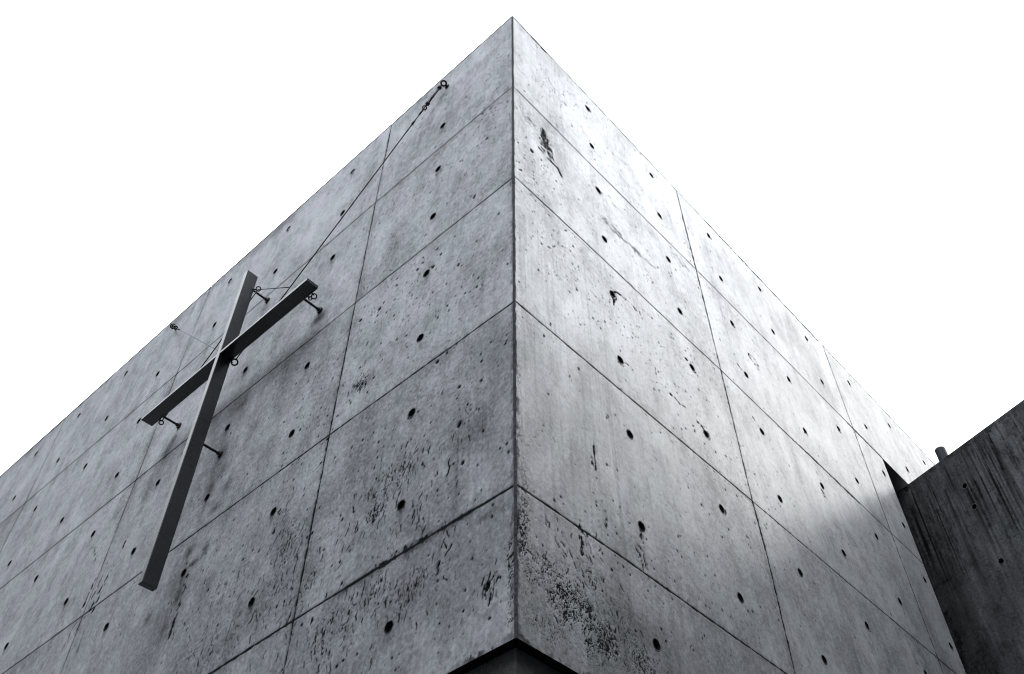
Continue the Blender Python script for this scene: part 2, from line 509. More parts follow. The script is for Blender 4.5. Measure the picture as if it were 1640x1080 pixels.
def joint_bleed(S, H, V, amt):
    fb = np.clip(S.vn(0.12, 0.05, 61, 4, 0.6) * 2.4 - 0.7, 0, 1.3); fv = np.clip(S.vn(0.05, 0.14, 62, 4, 0.6) * 2.4 - 0.6, 0, 1.3)
    for pts in H.values():
        p = np.array(pts); zj = np.interp(S.U, p[:, 0], p[:, 1], right=9)
        d = S.Z[:, None] - zj[None, :]
        S.tone += (amt * np.where(d < 0, np.exp(d / 0.035), np.exp(-d / 0.012)) * fb).astype(np.float32)
    for pts in V:
        p = np.array(pts)[::-1]; uj = np.interp(S.Z, p[:, 1], p[:, 0])
        d = np.abs(S.U[None, :] - uj[:, None])
        S.tone += (amt * np.exp(-d / 0.016) * fv).astype(np.float32)

# ---------------- left wall (plane x = 0, u = y)
L_JOINTS = [1.066, 2.985, 4.9, 6.82]
UL = axis(0.007, 8.0, lambda u: 0.0034 + 0.0013 * u)
ZL = axis(SLOT_Z, 0.0, lambda z: 0.0036 + 0.00095 * (z - SLOT_Z))
SL = Sheet(UL, ZL, 21)
SL.flip = True
mod = common_wear(SL, L_JOINTS, 1)
L_H = {0: [(0.01, -0.912), (1.063, -0.898), (2.983, -0.913), (4.9, -0.9), (8.0, -0.9)],
       1: [(0.01, -1.803), (1.072, -1.796), (2.986, -1.811), (8.0, -1.81)],
       2: [(0.01, -2.694), (1.077, -2.69), (2.49, -2.697), (3.005, -2.702), (8.0, -2.71)],
       3: [(0.01, -3.597), (0.52, -3.591), (1.076, -3.594), (1.573, -3.602), (8.0, -3.6)]}
L_V = [[(1.046, 0.0), (1.063, -0.898), (1.072, -1.796), (1.077, -2.69), (1.077, -3.594), (1.08, SLOT_Z)],
       [(2.962, 0.0), (2.983, -0.916), (2.986, -1.812), (3.005, -2.702), (3.01, SLOT_Z)],
       [(4.908, 0.0), (4.9, -0.7), (4.89, -0.9), (4.92, -1.2), (4.93, SLOT_Z)],
       [(6.82, 0.0), (6.83, SLOT_Z)]]
joint_bleed(SL, L_H, L_V, 0.26)
for k, pts in L_H.items():
    SL.line(pts, (0.0075, 0.0075, 0.0075, 0.0085)[k], 1.0, 0.0015, 0.35, np.clip(mod + 0.25, 0, 1) if k < 2 else None, 0.004)
for k, pts in enumerate(L_V):
    SL.line(pts, (0.008, 0.008, 0.008, 0.008)[k], (1.0, 0.8, 0.75, 0.7)[k], 0.003, 0.5, mod, 0.006)
SL.line([(1.05, -0.1), (1.062, -0.9)], 0.011, 0.55, 0.0, 0.9, mod, 0.014)
SL.line([(1.078, -2.75), (1.077, -3.6)], 0.012, 0.5, 0.0, 0.9, mod, 0.016)
SL.line([(0.2, -3.594), (0.42, -3.592), (0.62, -3.592), (0.8, -3.593)], 0.011, 1.0, 0.002, 0.5, None, 0.004)
for u in np.linspace(0.18, 0.85, 16): SL.soft(u, -3.592 - 0.006, 0.05, 0.014, 0.35, breakup=0.9, seed=13)
SL.crack([(0.3, -3.588), (0.62, -3.589)], 0.014, 0.008)
SL.line([(1.2, -3.6), (1.65, -3.603)], 0.011, 0.8, 0.0, 0.7, None, 0.008)
# ragged corner edge and slot edge, sooty top edge
SL.line([(0.007, 0.0), (0.007, SLOT_Z)], 0.006, 0.7, 0.0, 0.9, SL.vn(0.05, 0.09, 41, 3), 0.012)
SL.line([(0.010, -1.2), (0.010, SLOT_Z)], 0.014, 0.6, 0.0, 1.0, SL.vn(0.03, 0.05, 42, 3), 0.02)
SL.line([(0.0, -0.003), (8.0, -0.003)], 0.024, 0.9, 0.0, 0.6, None, 0.006)
SL.line([(0.0, SLOT_Z), (8.0, SLOT_Z)], 0.03, 0.6, 0.0, 1.0, SL._fb(), 0.004)
for u, a in ((1.9, .25), (2.15, .35), (2.4, .45), (2.75, .4), (3.1, .38), (3.3, .3), (3.9, .18), (4.8, .2), (5.4, .25), (6.0, .3)):
    SL.soft(u, -0.03, 0.17, 0.085, a, breakup=0.9, seed=2)
SL.line([(4.3, -0.01), (8, -0.01)], 0.05, 0.35, 0, 0.6, None, 0.02)
for u, z, n in ((1.2, -0.05, 5), (2.3, -0.1, 14), (2.75, -0.12, 14), (3.2, -0.1, 10)):
    SL.worms(n, (u, z), (0.16, 0.035), (0.02, 0.06), (0.003, 0.007), -60, 30, 0.55)
# bug holes, the shadow of their depth painted through the dirt channel
def densL(u, z):
    d = 0.10 if u < 1.2 else (0.035 if u < 2.0 else 0.008)
    g = lambda cu, cz, ru, rz: math.exp(-((u - cu) / ru) ** 2 - ((z - cz) / rz) ** 2)
    d += 1.0 * g(0.12, -0.98, 0.14, 0.16) + 0.7 * g(0.06, -0.55, 0.09, 0.10) + 0.5 * g(0.25, -0.45, 0.1, 0.06) + 0.45 * g(0.85, -0.3, 0.16, 0.10)
    d += 0.6 * g(0.75, -1.12, 0.2, 0.12) + 0.5 * g(0.25, -1.2, 0.25, 0.15) + 0.45 * g(0.75, -2.05, 0.35, 0.22) + 0.4 * g(0.25, -2.35, 0.25, 0.2)
    d += 0.5 * g(1.0, -2.5, 0.22, 0.16) + 0.4 * g(1.3, -2.45, 0.3, 0.25) + 0.35 * g(0.4, -3.0, 0.5, 0.3) + 0.3 * g(1.5, -3.1, 0.4, 0.35) + 0.3 * g(0.6, -3.7, 0.6, 0.3)
    return min(d, 1)
SL.pits(1500, densL, 0.0018, 0.0068, (0.02, 2.6, SLOT_Z, -0.05))
SL.pits(90, lambda u, z: 1, 0.002, 0.006, (2.6, 6.5, SLOT_Z, -0.05), 0.7)
for u, z, ru, rz in ((0.415, -2.724, .010, .007), (0.28, -2.963, .008, .006), (0.166, -3.012, .007, .006), (0.269, -3.162, .010, .015), (0.242, -3.36, .008, .008),
                     (0.18, -1.24, .009, .006), (0.22, -0.93, .010, .006), (0.50, -2.02, .010, .008), (0.86, -2.02, .012, .009), (1.0, -1.99, .012, .008),
                     (0.61, -1.94, .010, .007), (0.33, -2.16, .008, .007), (0.113, -3.914, .010, .014), (0.33, -3.73, .006, .014), (0.25, -1.70, .008, .012)):
    SL.ell(u, z, ru, rz, 1.0, 0.008, 0.4)
SL.soft(0.90, -2.50, 0.07, 0.035, 0.45, breakup=0.9, seed=3); SL.worms(26, (0.93, -2.49), (0.05, 0.03), (0.01, 0.03), (0.003, 0.008), -60, 50)
# honeycomb worm tracks low on the wall
for (c, sp, n) in (((0.62, -3.20), (0.10, 0.07), 46), ((0.70, -3.33), (0.05, 0.05), 26), ((0.50, -3.24), (0.05, 0.08), 18), ((0.46, -3.47), (0.05, 0.05), 24),
                   ((1.30, -3.05), (0.03, 0.09), 30), ((1.20, -3.20), (0.05, 0.07), 36), ((1.10, -3.45), (0.12, 0.09), 46), ((1.36, -3.4), (0.10, 0.12), 24),
                   ((0.62, -3.68), (0.09, 0.07), 36), ((0.78, -3.70), (0.10, 0.10), 30), ((0.42, -3.78), (0.10, 0.09), 30), ((0.95, -3.8), (0.12, 0.1), 30),
                   ((0.10, -3.90), (0.025, 0.03), 20), ((1.75, -3.15), (0.15, 0.12), 14), ((1.65, -3.5), (0.2, 0.2), 20), ((0.28, -3.30), (0.06, 0.1), 14),
                   ((0.3, -3.62), (0.04, 0.03), 12), ((3.05, -2.75), (0.10, 0.09), 24), ((2.95, -2.95), (0.12, 0.10), 16)):
    SL.worms(n, (c[0], c[1]), sp, (0.010, 0.045), (0.0024, 0.0058), -88, 12, 0.95)
for pts in ([(2.80, -2.32), (2.86, -2.52), (2.885, -2.66), (2.90, -2.75)], [(2.86, -2.46), (2.91, -2.60), (2.93, -2.70)], [(2.94, -2.40), (2.97, -2.62)], [(3.02, -2.48), (3.05, -2.62)],
            [(1.99, -2.95), (1.985, -3.2), (1.99, -3.28)], [(1.33, -2.95), (1.345, -3.06)], [(3.13, -2.30), (3.2, -2.18), (3.24, -2.16)]):
    SL.crack(pts, 0.013, 0.03)
for c, sp, thr in (((0.62, -3.20), (0.10, 0.07), 0.5), ((0.68, -3.33), (0.06, 0.06), 0.55), ((1.22, -3.18), (0.06, 0.10), 0.5), ((1.12, -3.45), (0.16, 0.10), 0.45), ((1.33, -3.42), (0.1, 0.12), 0.4),
                   ((0.62, -3.70), (0.12, 0.09), 0.42), ((0.45, -3.76), (0.1, 0.1), 0.4), ((0.85, -3.75), (0.14, 0.1), 0.45), ((0.92, -2.48), (0.07, 0.05), 0.5), ((1.6, -3.45), (0.3, 0.2), 0.3), ((0.10, -3.90), (0.03, 0.03), 0.5)):
    SL.honey(c, (sp[0] * 1.2, sp[1] * 1.2), thr * 0.7, 0.007, 0.026)
    SL.soft(c[0], c[1], sp[0], sp[1], 0.08, breakup=0.8, seed=16)
SL.honey((0.02, -3.9), (0.02, 0.2), 0.6, 0.010, 0.010)
# water marks and faint vertical board lines
SL.drip(0.269, -3.17, 0.5, 0.006, 0.5); SL.drip(0.143, 0.0, 0.75, 0.003, 0.3); SL.drip(0.15, -3.0, 1.1, 0.003, 0.25)
for _ in range(40):
    SL.drip(RNG.uniform(0, 1.5), RNG.uniform(-3.9, -2.2), RNG.uniform(0.15, 0.6), RNG.uniform(0.002, 0.008), RNG.uniform(0.08, 0.3))
for _ in range(26):
    SL.drip(RNG.uniform(1.6, 6.5), RNG.uniform(-3.4, -0.05), RNG.uniform(0.2, 0.7), RNG.uniform(0.01, 0.03), RNG.uniform(-0.12, 0.14))
# soft dark blotches round the cross fixings and along the wall behind it
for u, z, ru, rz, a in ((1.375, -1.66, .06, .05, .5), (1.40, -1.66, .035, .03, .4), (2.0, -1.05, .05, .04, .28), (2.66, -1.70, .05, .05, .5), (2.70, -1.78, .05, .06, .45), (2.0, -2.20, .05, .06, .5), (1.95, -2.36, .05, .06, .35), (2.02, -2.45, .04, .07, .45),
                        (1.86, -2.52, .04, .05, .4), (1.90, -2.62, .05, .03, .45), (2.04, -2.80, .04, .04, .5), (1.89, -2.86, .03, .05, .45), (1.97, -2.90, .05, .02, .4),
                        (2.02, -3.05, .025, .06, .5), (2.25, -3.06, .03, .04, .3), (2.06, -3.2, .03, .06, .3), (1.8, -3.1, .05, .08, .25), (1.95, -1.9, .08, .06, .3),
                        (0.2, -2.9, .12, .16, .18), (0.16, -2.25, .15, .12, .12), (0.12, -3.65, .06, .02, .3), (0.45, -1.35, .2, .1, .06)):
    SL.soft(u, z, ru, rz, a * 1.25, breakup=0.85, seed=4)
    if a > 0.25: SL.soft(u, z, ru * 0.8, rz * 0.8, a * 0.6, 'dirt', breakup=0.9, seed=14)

# tie holes of the left wall: bolts of the cross and of the cables take five of them
L_HOLES = []
skip = {(0, 0), (4, 0)}
for iu, hu in enumerate((0.536, 1.386, 2.03, 2.663, 3.31, 3.945, 4.592, 5.23, 5.87)):
    for iz, hz in enumerate(HZ):
        if (iu, iz) in skip or (iu, iz) in ((1, 3), (3, 3)): continue
        if iu == 1 and iz == 8 or iu in (2, 3) and iz > 6 or iu in (4, 5) and iz > 5 or iu == 6 and iz > 4 or iu >= 7 and iz > 2: continue
        L_HOLES.append((hu + RNG.normal() * 0.003, hz + RNG.normal() * 0.004))
for (u, z) in L_HOLES:
    SL.soft(u - 0.005, z - 0.03, 0.02, 0.035, 0.35, breakup=0.6, seed=5)
    SL.drip(u, z - 0.012, RNG.uniform(0.05, 0.16), 0.010, RNG.uniform(0.1, 0.4))
    if RNG.random() < 0.45: SL.worms(3, (u, z - 0.02), (0.012, 0.01), (0.01, 0.03), (0.002, 0.004), -90, 60, 0.8)

# ---------------- right wall (plane y = 0, u = x)
R_END = 3.945
R_JOINTS = [1.632, 3.53, 5.44, 7.35]
UR = axis(0.007, 9.0, lambda u: 0.0032 + 0.0018 * u, (R_END,))
ZR = axis(SLOT_Z, 0.0, lambda z: 0.0036 + 0.00095 * (z - SLOT_Z), (-0.905,))
SR = Sheet(UR, ZR, 22)
SR.flip = False
mod = common_wear(SR, R_JOINTS, 0)
R_H = {0: [(0.01, -0.909), (0.66, -0.912), (1.631, -0.895), (2.634, -0.893), (3.53, -0.905), (R_END, -0.905)],
       1: [(0.01, -1.788), (0.446, -1.784), (1.306, -1.794), (1.635, -1.789), (2.311, -1.811), (3.0, -1.82), (R_END, -1.838)],
       2: [(0.01, -2.688), (0.67, -2.69), (1.63, -2.692), (2.56, -2.70), (R_END, -2.706)],
       3: [(0.01, -3.593), (0.54, -3.589), (1.561, -3.598), (R_END, -3.60)]}
R_V = [[(1.619, 0.0), (1.631, -0.895), (1.635, -1.787), (1.630, -2.69), (1.645, -3.0), (1.638, -3.56), (1.64, SLOT_Z)],
       [(3.537, 0.0), (3.53, -0.912), (3.516, -1.835), (3.52, SLOT_Z)]]
joint_bleed(SR, R_H, R_V, 0.26)
for k, pts in R_H.items():
    SR.line(pts, (0.008, 0.0075, 0.0070, 0.0070)[k], 1.0, 0.0015, 0.4, np.clip(mod + 0.3, 0, 1) if k == 0 else None, 0.004)
for k, pts in enumerate(R_V):
    SR.line(pts, (0.009, 0.008)[k], (1.0, 1.0)[k], 0.0015, 0.55, np.clip(mod + 0.2, 0, 1), 0.006)
SR.line([(1.622, -0.25), (1.631, -0.9), (1.634, -1.2)], 0.014, 0.5, 0, 1.0, mod, 0.02)
SR.line(R_V[0][2:6], 0.012, 0.6, 0, 1.0, mod, 0.016)
SR.line([(3.45, -0.905), (R_END, -0.905)], 0.014, 1.0, 0.004, 0.3, None, 0.0)
SR.line([(2.35, -1.81), (2.75, -1.815), (3.1, -1.825)], 0.018, 0.5, 0, 0.9, mod, 0.012)
SR.line([(0.08, -1.83), (0.3, -1.815), (0.62, -1.81)], 0.004, 0.5, 0, 0.6, mod, 0.01)
SR.line([(1.5, -2.70), (1.63, -2.71)], 0.004, 0.7, 0, 0.6, None, 0.01)
SR.line([(0.007, 0.0), (0.007, SLOT_Z)], 0.006, 0.75, 0.0, 0.9, SR.vn(0.05, 0.09, 43, 3) + 0.2, 0.012)
SR.line([(0.010, -3.2), (0.010, SLOT_Z)], 0.012, 0.6, 0.0, 1.0, SR.vn(0.03, 0.05, 44, 3), 0.025)
SR.line([(0.0, -0.003), (9.0, -0.003)], 0.018, 0.9, 0.0, 0.6, None, 0.006)
SR.line([(0.0, SLOT_Z), (R_END, SLOT_Z)], 0.03, 0.6, 0.0, 1.0, SR._fb(), 0.004)
SR.line([(0.08, -0.012), (0.28, -0.012)], 0.03, 0.95, 0.0, 0.9, None, 0.02)
SR.line([(1.95, -0.008), (3.45, -0.008)], 0.026, 0.8, 0.0, 0.5, None, 0.008)
for u in np.linspace(0.07, 0.45, 12): SR.drip(u, -0.01, RNG.uniform(0.08, 0.4), 0.008, RNG.uniform(0.1, 0.5))
def densR(u, z):
    d = 0.10 if u < 1.7 else 0.05
    g = lambda cu, cz, ru, rz: math.exp(-((u - cu) / ru) ** 2 - ((z - cz) / rz) ** 2)
    d += 1.0 * g(0.36, -0.42, 0.16, 0.16) + 0.6 * g(0.6, -0.6, 0.16, 0.1) + 0.9 * g(0.2, -1.5, 0.12, 0.14) + 0.8 * g(0.16, -1.72, 0.12, 0.1)
    d += 0.5 * g(0.3, -2.1, 0.25, 0.25) + 0.4 * g(0.9, -1.95, 0.4, 0.12) + 0.4 * g(0.95, -2.25, 0.4, 0.2) + 0.3 * g(1.3, -2.6, 0.4, 0.15) + 0.35 * g(0.7, -3.6, 0.4, 0.25)
    d += 0.3 * g(1.15, -0.2, 0.3, 0.08) + 0.2 * g(2.3, -0.9, 0.8, 0.3)
    return min(d, 1)
SR.pits(1250, densR, 0.0016, 0.0060, (0.02, 2.2, SLOT_Z, -0.03))
SR.pits(300, lambda u, z: 1, 0.0018, 0.0058, (1.6, R_END + 0.8, SLOT_Z, -0.05), 0.8)
# spalled patch near the top of the corner
for i in range(130):
    t = RNG.random(); s = RNG.random()
    top = np.array([0.225, -1.05]); bl = np.array([0.185, -1.29]); br = np.array([0.325, -1.315])
    p = top + (bl - top) * t + (br - bl) * s * t
    SR.worms(1, p, (0.004, 0.004), (0.008, 0.03), (0.004, 0.010), -50, 60, 0.95)
SR.line([(0.19, -1.30), (0.26, -1.315), (0.33, -1.32), (0.36, -1.36)], 0.012, 0.9, 0.003, 0.9, None, 0.02)
SR.soft(0.235, -1.22, 0.045, 0.09, 0.35, breakup=0.9, seed=6)
SR.soft(0.11, -1.12, 0.07, 0.04, 0.3, breakup=0.9, seed=6); SR.worms(24, (0.09, -1.10), (0.045, 0.03), (0.008, 0.03), (0.003, 0.005), -30, 40, 0.8)
SR.ell(0.134, -1.40, 0.012, 0.012, 0.9, 0.006); SR.soft(0.09, -1.42, 0.08, 0.06, 0.35, breakup=0.8, seed=7)
# horizontal honeycomb strip, cracks and chips by the tie holes
for c, sp, n in (((0.70, -1.39), (0.05, 0.03), 22), ((0.80, -1.395), (0.04, 0.012), 26), ((0.93, -1.385), (0.05, 0.014), 26), ((1.06, -1.37), (0.04, 0.014), 14), ((0.78, -1.10), (0.02, 0.03), 8),
                 ((1.0, -1.52), (0.05, 0.03), 10), ((1.45, -1.0), (0.04, 0.02), 12)):
    SR.worms(n, c, sp, (0.012, 0.05), (0.002, 0.005), 0, 35, 0.85)
for pts, w in (([(0.671, -2.03), (0.685, -2.06), (0.679, -2.10)], .012), ([(0.69, -1.99), (0.73, -1.965), (0.777, -1.962)], .009), ([(0.79, -1.96), (0.83, -1.962), (0.874, -1.966)], .013),
               ([(0.69, -2.47), (0.73, -2.47), (0.76, -2.48)], .009), ([(2.06, -1.32), (2.1, -1.30), (2.15, -1.31), (2.147, -1.39)], .012), ([(2.06, -1.33), (2.1, -1.36), (2.15, -1.39)], .010),
               ([(1.26, -2.0), (1.29, -1.99), (1.31, -2.02)], .012), ([(1.255, -2.44), (1.29, -2.45), (1.31, -2.47)], .011), ([(1.05, -2.41), (1.09, -2.405), (1.12, -2.43), (1.16, -2.415)], .009),
               ([(0.43, -3.1), (0.425, -3.2), (0.43, -3.3)], .006), ([(0.41, -3.22), (0.405, -3.26)], .012), ([(0.456, -3.44), (0.448, -3.55)], .009), ([(0.662, -3.40), (0.660, -3.46)], .010),
               ([(0.62, -3.50), (0.64, -3.52), (0.655, -3.58)], .009), ([(0.64, -3.48), (0.665, -3.50), (0.67, -3.57)], .007), ([(0.31, -3.56), (0.305, -3.63)], .008),
               ([(0.318, -3.58), (0.314, -3.69)], .009), ([(2.55, -1.9), (2.57, -1.95), (2.6, -2.03)], .005), ([(1.93, -1.58), (1.9, -1.565), (1.87, -1.55)], .009), ([(2.55, -2.06), (2.565, -2.1)], .012),
               ([(1.93, -2.02), (1.91, -1.99), (1.885, -1.97)], .010), ([(3.1, -2.06), (3.2, -2.06)], .005)):
    SR.crack(pts, w)
# large honeycombed area at the foot of the corner
for c, sp, thr in (((0.03, -3.70), (0.025, 0.16), 0.75), ((0.10, -3.86), (0.07, 0.05), 0.75), ((0.22, -3.91), (0.10, 0.055), 0.9), ((0.36, -3.95), (0.12, 0.06), 0.95), ((0.52, -3.98), (0.12, 0.06), 0.8),
                   ((0.70, -4.02), (0.15, 0.06), 0.6), ((0.12, -4.03), (0.10, 0.05), 0.5), ((0.33, -3.78), (0.08, 0.05), 0.45), ((0.47, -3.84), (0.06, 0.05), 0.5), ((0.02, -3.2), (0.010, 0.3), 0.4)):
    SR.honey(c, (sp[0] * 1.7, sp[1] * 1.9), thr * 0.39, 0.010, 0.022)
    SR.honey(c, (sp[0] * 1.6, sp[1] * 1.8), thr * 0.37, 0.008, 0.012, seed=51)
for c, sp, n in (((0.30, -3.75), (0.10, 0.05), 22), ((0.38, -3.62), (0.05, 0.05), 14), ((0.22, -3.66), (0.05, 0.05), 14), ((0.47, -3.80), (0.05, 0.05), 14), ((0.55, -3.95), (0.12, 0.05), 30)):
    SR.worms(n, c, sp, (0.008, 0.03), (0.0022, 0.005), -70, 40, 0.95, 0.005)
SR.soft(0.32, -3.96, 0.42, 0.17, 0.26, breakup=0.8, seed=8); SR.soft(0.05, -3.7, 0.08, 0.45, 0.4, breakup=0.8, seed=8); SR.soft(0.05, -2.6, 0.07, 0.7, 0.14, breakup=0.8, seed=8)
# grey run-off streaks
for _ in range(150):
    SR.drip(RNG.uniform(0.02, 0.62), RNG.uniform(-3.3, -1.9), RNG.uniform(0.2, 0.9), RNG.uniform(0.002, 0.010), RNG.uniform(-0.2, 0.48))
for _ in range(40):
    SR.drip(RNG.uniform(0.02, 0.5), RNG.uniform(-1.2, 0.0), RNG.uniform(0.2, 0.8), RNG.uniform(0.002, 0.008), RNG.uniform(-0.12, 0.2))
for _ in range(70):
    SR.drip(RNG.uniform(0.6, 3.9), RNG.uniform(-3.6, 0.0), RNG.uniform(0.2, 0.8), RNG.uniform(0.006, 0.026), RNG.uniform(-0.22, 0.34))
for u, z, a in ((0.42, -2.72, .3), (0.40, -2.95, .25), (0.33, -3.1, .2), (0.18, -2.95, .22), (0.12, -3.3, .25), (0.30, -3.35, .2), (0.2, -1.9, .3), (0.25, -2.0, .25)):
    SR.soft(u, z, 0.06, 0.14, a, breakup=0.95, seed=9)
for _ in range(70):   # dabbed grey marks left by the form oil
    t = RNG.random()
    SR.soft(0.50 + 0.75 * t + RNG.normal() * 0.05, -2.52 - 0.40 * t + RNG.normal() * 0.10, RNG.uniform(0.006, 0.02), RNG.uniform(0.008, 0.03), RNG.uniform(0.12, 0.34), breakup=0.6, seed=10, ang=0.5)
for u, z, ru, rz, a in ((0.84, -2.665, .10, .02, .4), (0.72, -2.68, .06, .015, .3), (1.70, -0.35, .05, .22, .35), (1.85, -0.62, .12, .16, .32), (2.05, -0.45, .2, .22, .22), (2.3, -0.35, .2, .25, .2),
                        (2.05, -0.85, .28, .06, .3), (2.6, -0.45, .2, .25, .2), (2.95, -0.35, .15, .2, .28), (3.25, -0.6, .2, .25, .24), (3.0, -0.75, .25, .1, .25), (1.12, -1.0, .08, .03, .3), (1.25, -0.98, .1, .03, .2),
                        (1.35, -0.62, .16, .12, .14), (0.6, -3.86, .05, .06, .3), (0.9, -0.72, .06, .06, .1), (3.3, -2.4, .12, .5, .2), (3.6, -2.6, .12, .5, .15)):
    SR.soft(u, z, ru, rz, a * 1.3, breakup=0.9, seed=11)

R_HOLES = []
for iu, hu in enumerate((0.672, 1.310, 1.951, 2.581, 3.213, 3.844, 4.49, 5.112)):
    for iz, hz in enumerate(HZ):
        if iu == 6 and iz > 1 or iu == 7 and iz > 0 or iu == 5 and iz > 6: continue
        R_HOLES.append((hu + RNG.normal() * 0.003, hz + RNG.normal() * 0.004))
for (u, z) in R_HOLES:
    SR.drip(u, z - 0.01, RNG.uniform(0.05, 0.2), 0.009, RNG.uniform(0.05, 0.35))
    SR.soft(u + 0.006, z + 0.012, 0.022, 0.028, 0.25, breakup=0.7, seed=12)
    if RNG.random() < 0.4:
        SR.soft(u, z, 0.030, 0.030, -0.30, breakup=0.3, seed=15)
        a0_ = RNG.uniform(-2.6, -1.6)
        SR.crack([(u + 0.031 * math.cos(t), z + 0.031 * math.sin(t)) for t in np.linspace(a0_, a0_ + RNG.uniform(1.4, 3.0), 9)], 0.004, 0.006)
    if RNG.random() < 0.5: SR.worms(3, (u, z), (0.014, 0.012), (0.01, 0.035), (0.002, 0.005), RNG.choice([-90, 0, 150]), 30, 0.85)

# ------------------------------------------------------------------ the building
church = empty("concrete_building", (0, 0, 0), "tall board-marked grey concrete building with a sharp corner, dotted with tie holes", "building")
HR = 0.0182
SR.tone = (SR.tone - SR.tone.mean()) * 1.28 + SR.tone.mean()
for S in (SL, SR):      # heavy grime never quite hides the concrete's own grain
    S.tone = np.where(S.tone > 0.16, 0.16 + (S.tone - 0.16) * 0.5, S.tone)
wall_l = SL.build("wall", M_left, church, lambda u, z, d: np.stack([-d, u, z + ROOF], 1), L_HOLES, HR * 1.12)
wall_l["label"] = "shaded concrete wall face that carries the cross"
wall_r = SR.build("wall", M_right, church, lambda u, z, d: np.stack([u, -d, z + ROOF], 1), R_HOLES, HR * 1.12,
                  drop=lambda u, z: (u > R_END) & (z < -0.905))
wall_r["label"] = "brighter sunlit concrete wall face right of the corner"

def hole_mesh(seed):
    """tie-hole cup: axis along -Y (out of the wall), opening at y = 0, with a thin mortar lip"""
    r = np.random.default_rng(seed)
    bm = bmesh.new()
    n = 22
    prof = [(HR * 1.30, 0.0012), (HR * 1.20, -0.0012), (HR * 1.05, -0.0008), (HR * 1.0, 0.004), (HR * 0.85, 0.032), (HR * 0.0, 0.03)]
    wob = 1 + 0.06 * np.array([math.sin(2 * math.pi * k / n * 2 + r.random() * 6) * r.random() + r.normal() * 0.35 for k in range(n)])
    rings_ = []
    for (rad, y) in prof[:-1]:
        rings_.append([bm.verts.new((rad * wob[k] * math.cos(2 * math.pi * k / n), y, rad * wob[k] * 1.06 * math.sin(2 * math.pi * k / n))) for k in range(n)])
    for q in range(len(rings_) - 1):
        for k in range(n):
            f = bm.faces.new((rings_[q][k], rings_[q][(k + 1) % n], rings_[q + 1][(k + 1) % n], rings_[q + 1][k]))
            f.material_index = 0 if q < 2 else 1
    f = bm.faces.new(rings_[-1]); f.material_index = 1
    bmesh.ops.recalc_face_normals(bm, faces=bm.faces)
    me = bpy.data.meshes.new("tie_hole")
    bm.to_mesh(me); bm.free()
    me.materials.append(M_lip); me.materials.append(M_hole)
    return me
HM = [hole_mesh(s) for s in range(6)]
# make sure the cups face outwards
for i, (u, z) in enumerate(L_HOLES):
    o = bpy.data.objects.new("tie_hole", HM[i % 6]); link(o, wall_l)
    o.location = (0, u, z + ROOF); o.rotation_euler = (0, 0, R(-90))
    o["group"] = "tie holes in the concrete"
for i, (u, z) in enumerate(R_HOLES):
    o = bpy.data.objects.new("tie_hole", HM[(i * 5 + 2) % 6]); link(o, wall_r)
    o.location = (u, 0, z + ROOF)
    o["group"] = "tie holes in the concrete"

# chamfered corner strip between the two wall faces
bm = bmesh.new()
zs = np.linspace(SLOT_Z, 0, 420)
rows = []
for z in zs:
    j = (math.sin(z * 37) + math.sin(z * 91 + 1)) * 0.0006 + RNG.normal() * 0.0006
    rows.append([bm.verts.new((0.0, 0.0071, z + ROOF)), bm.verts.new((0.0026 + j, 0.0026 + j, z + ROOF)), bm.verts.new((0.0071, 0.0, z + ROOF))])
for a, b in zip(rows[:-1], rows[1:]):
    bm.faces.new((a[0], a[1], b[1], b[0])); bm.faces.new((a[1], a[2], b[2], b[1]))
M_edge = concrete("concrete_edge", (0.10, 0.10, 0.105), (0.05, 0.05, 0.052), (0.015, 0.015, 0.015), use_attr=False, rough=(0.8, 0.95), spec=0.1)
bm_obj("corner_edge", bm, M_edge, church)

# thickness: returns behind the faces, base below the slot, roof slab, far walls
T = 0.32
bm = bmesh.new()
def quad(bm, a, b, c, d): bm.faces.new([bm.verts.new(p) for p in (a, b, c, d)])
zt, zb, zl = ROOF, ROOF + SLOT_Z, ROOF - 0.905
quad(bm, (R_END, 0.0005, zb), (R_END, T, zb), (R_END, T, zl), (R_END, 0.0005, zl))                     # end of the wall
quad(bm, (R_END, 0.0005, zl), (R_END, T, zl), (9, T, zl), (9, 0.0005, zl))                               # soffit over the opening
quad(bm, (R_END, T, zl), (R_END, T, zt), (9, T, zt), (9, T, zl))
bm_obj("wall_return", bm, M_plain, church)
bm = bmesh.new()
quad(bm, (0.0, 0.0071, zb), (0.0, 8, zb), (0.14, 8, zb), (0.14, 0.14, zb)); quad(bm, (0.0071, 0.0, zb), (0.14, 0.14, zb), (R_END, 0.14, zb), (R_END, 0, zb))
bm_obj("soffit", bm, M_hole, church)  # near-black material bakes in the shadow under the overhang
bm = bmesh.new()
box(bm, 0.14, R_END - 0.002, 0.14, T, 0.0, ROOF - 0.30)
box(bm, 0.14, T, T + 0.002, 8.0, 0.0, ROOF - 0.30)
bm_obj("inner_wall", bm, M_hole, church)
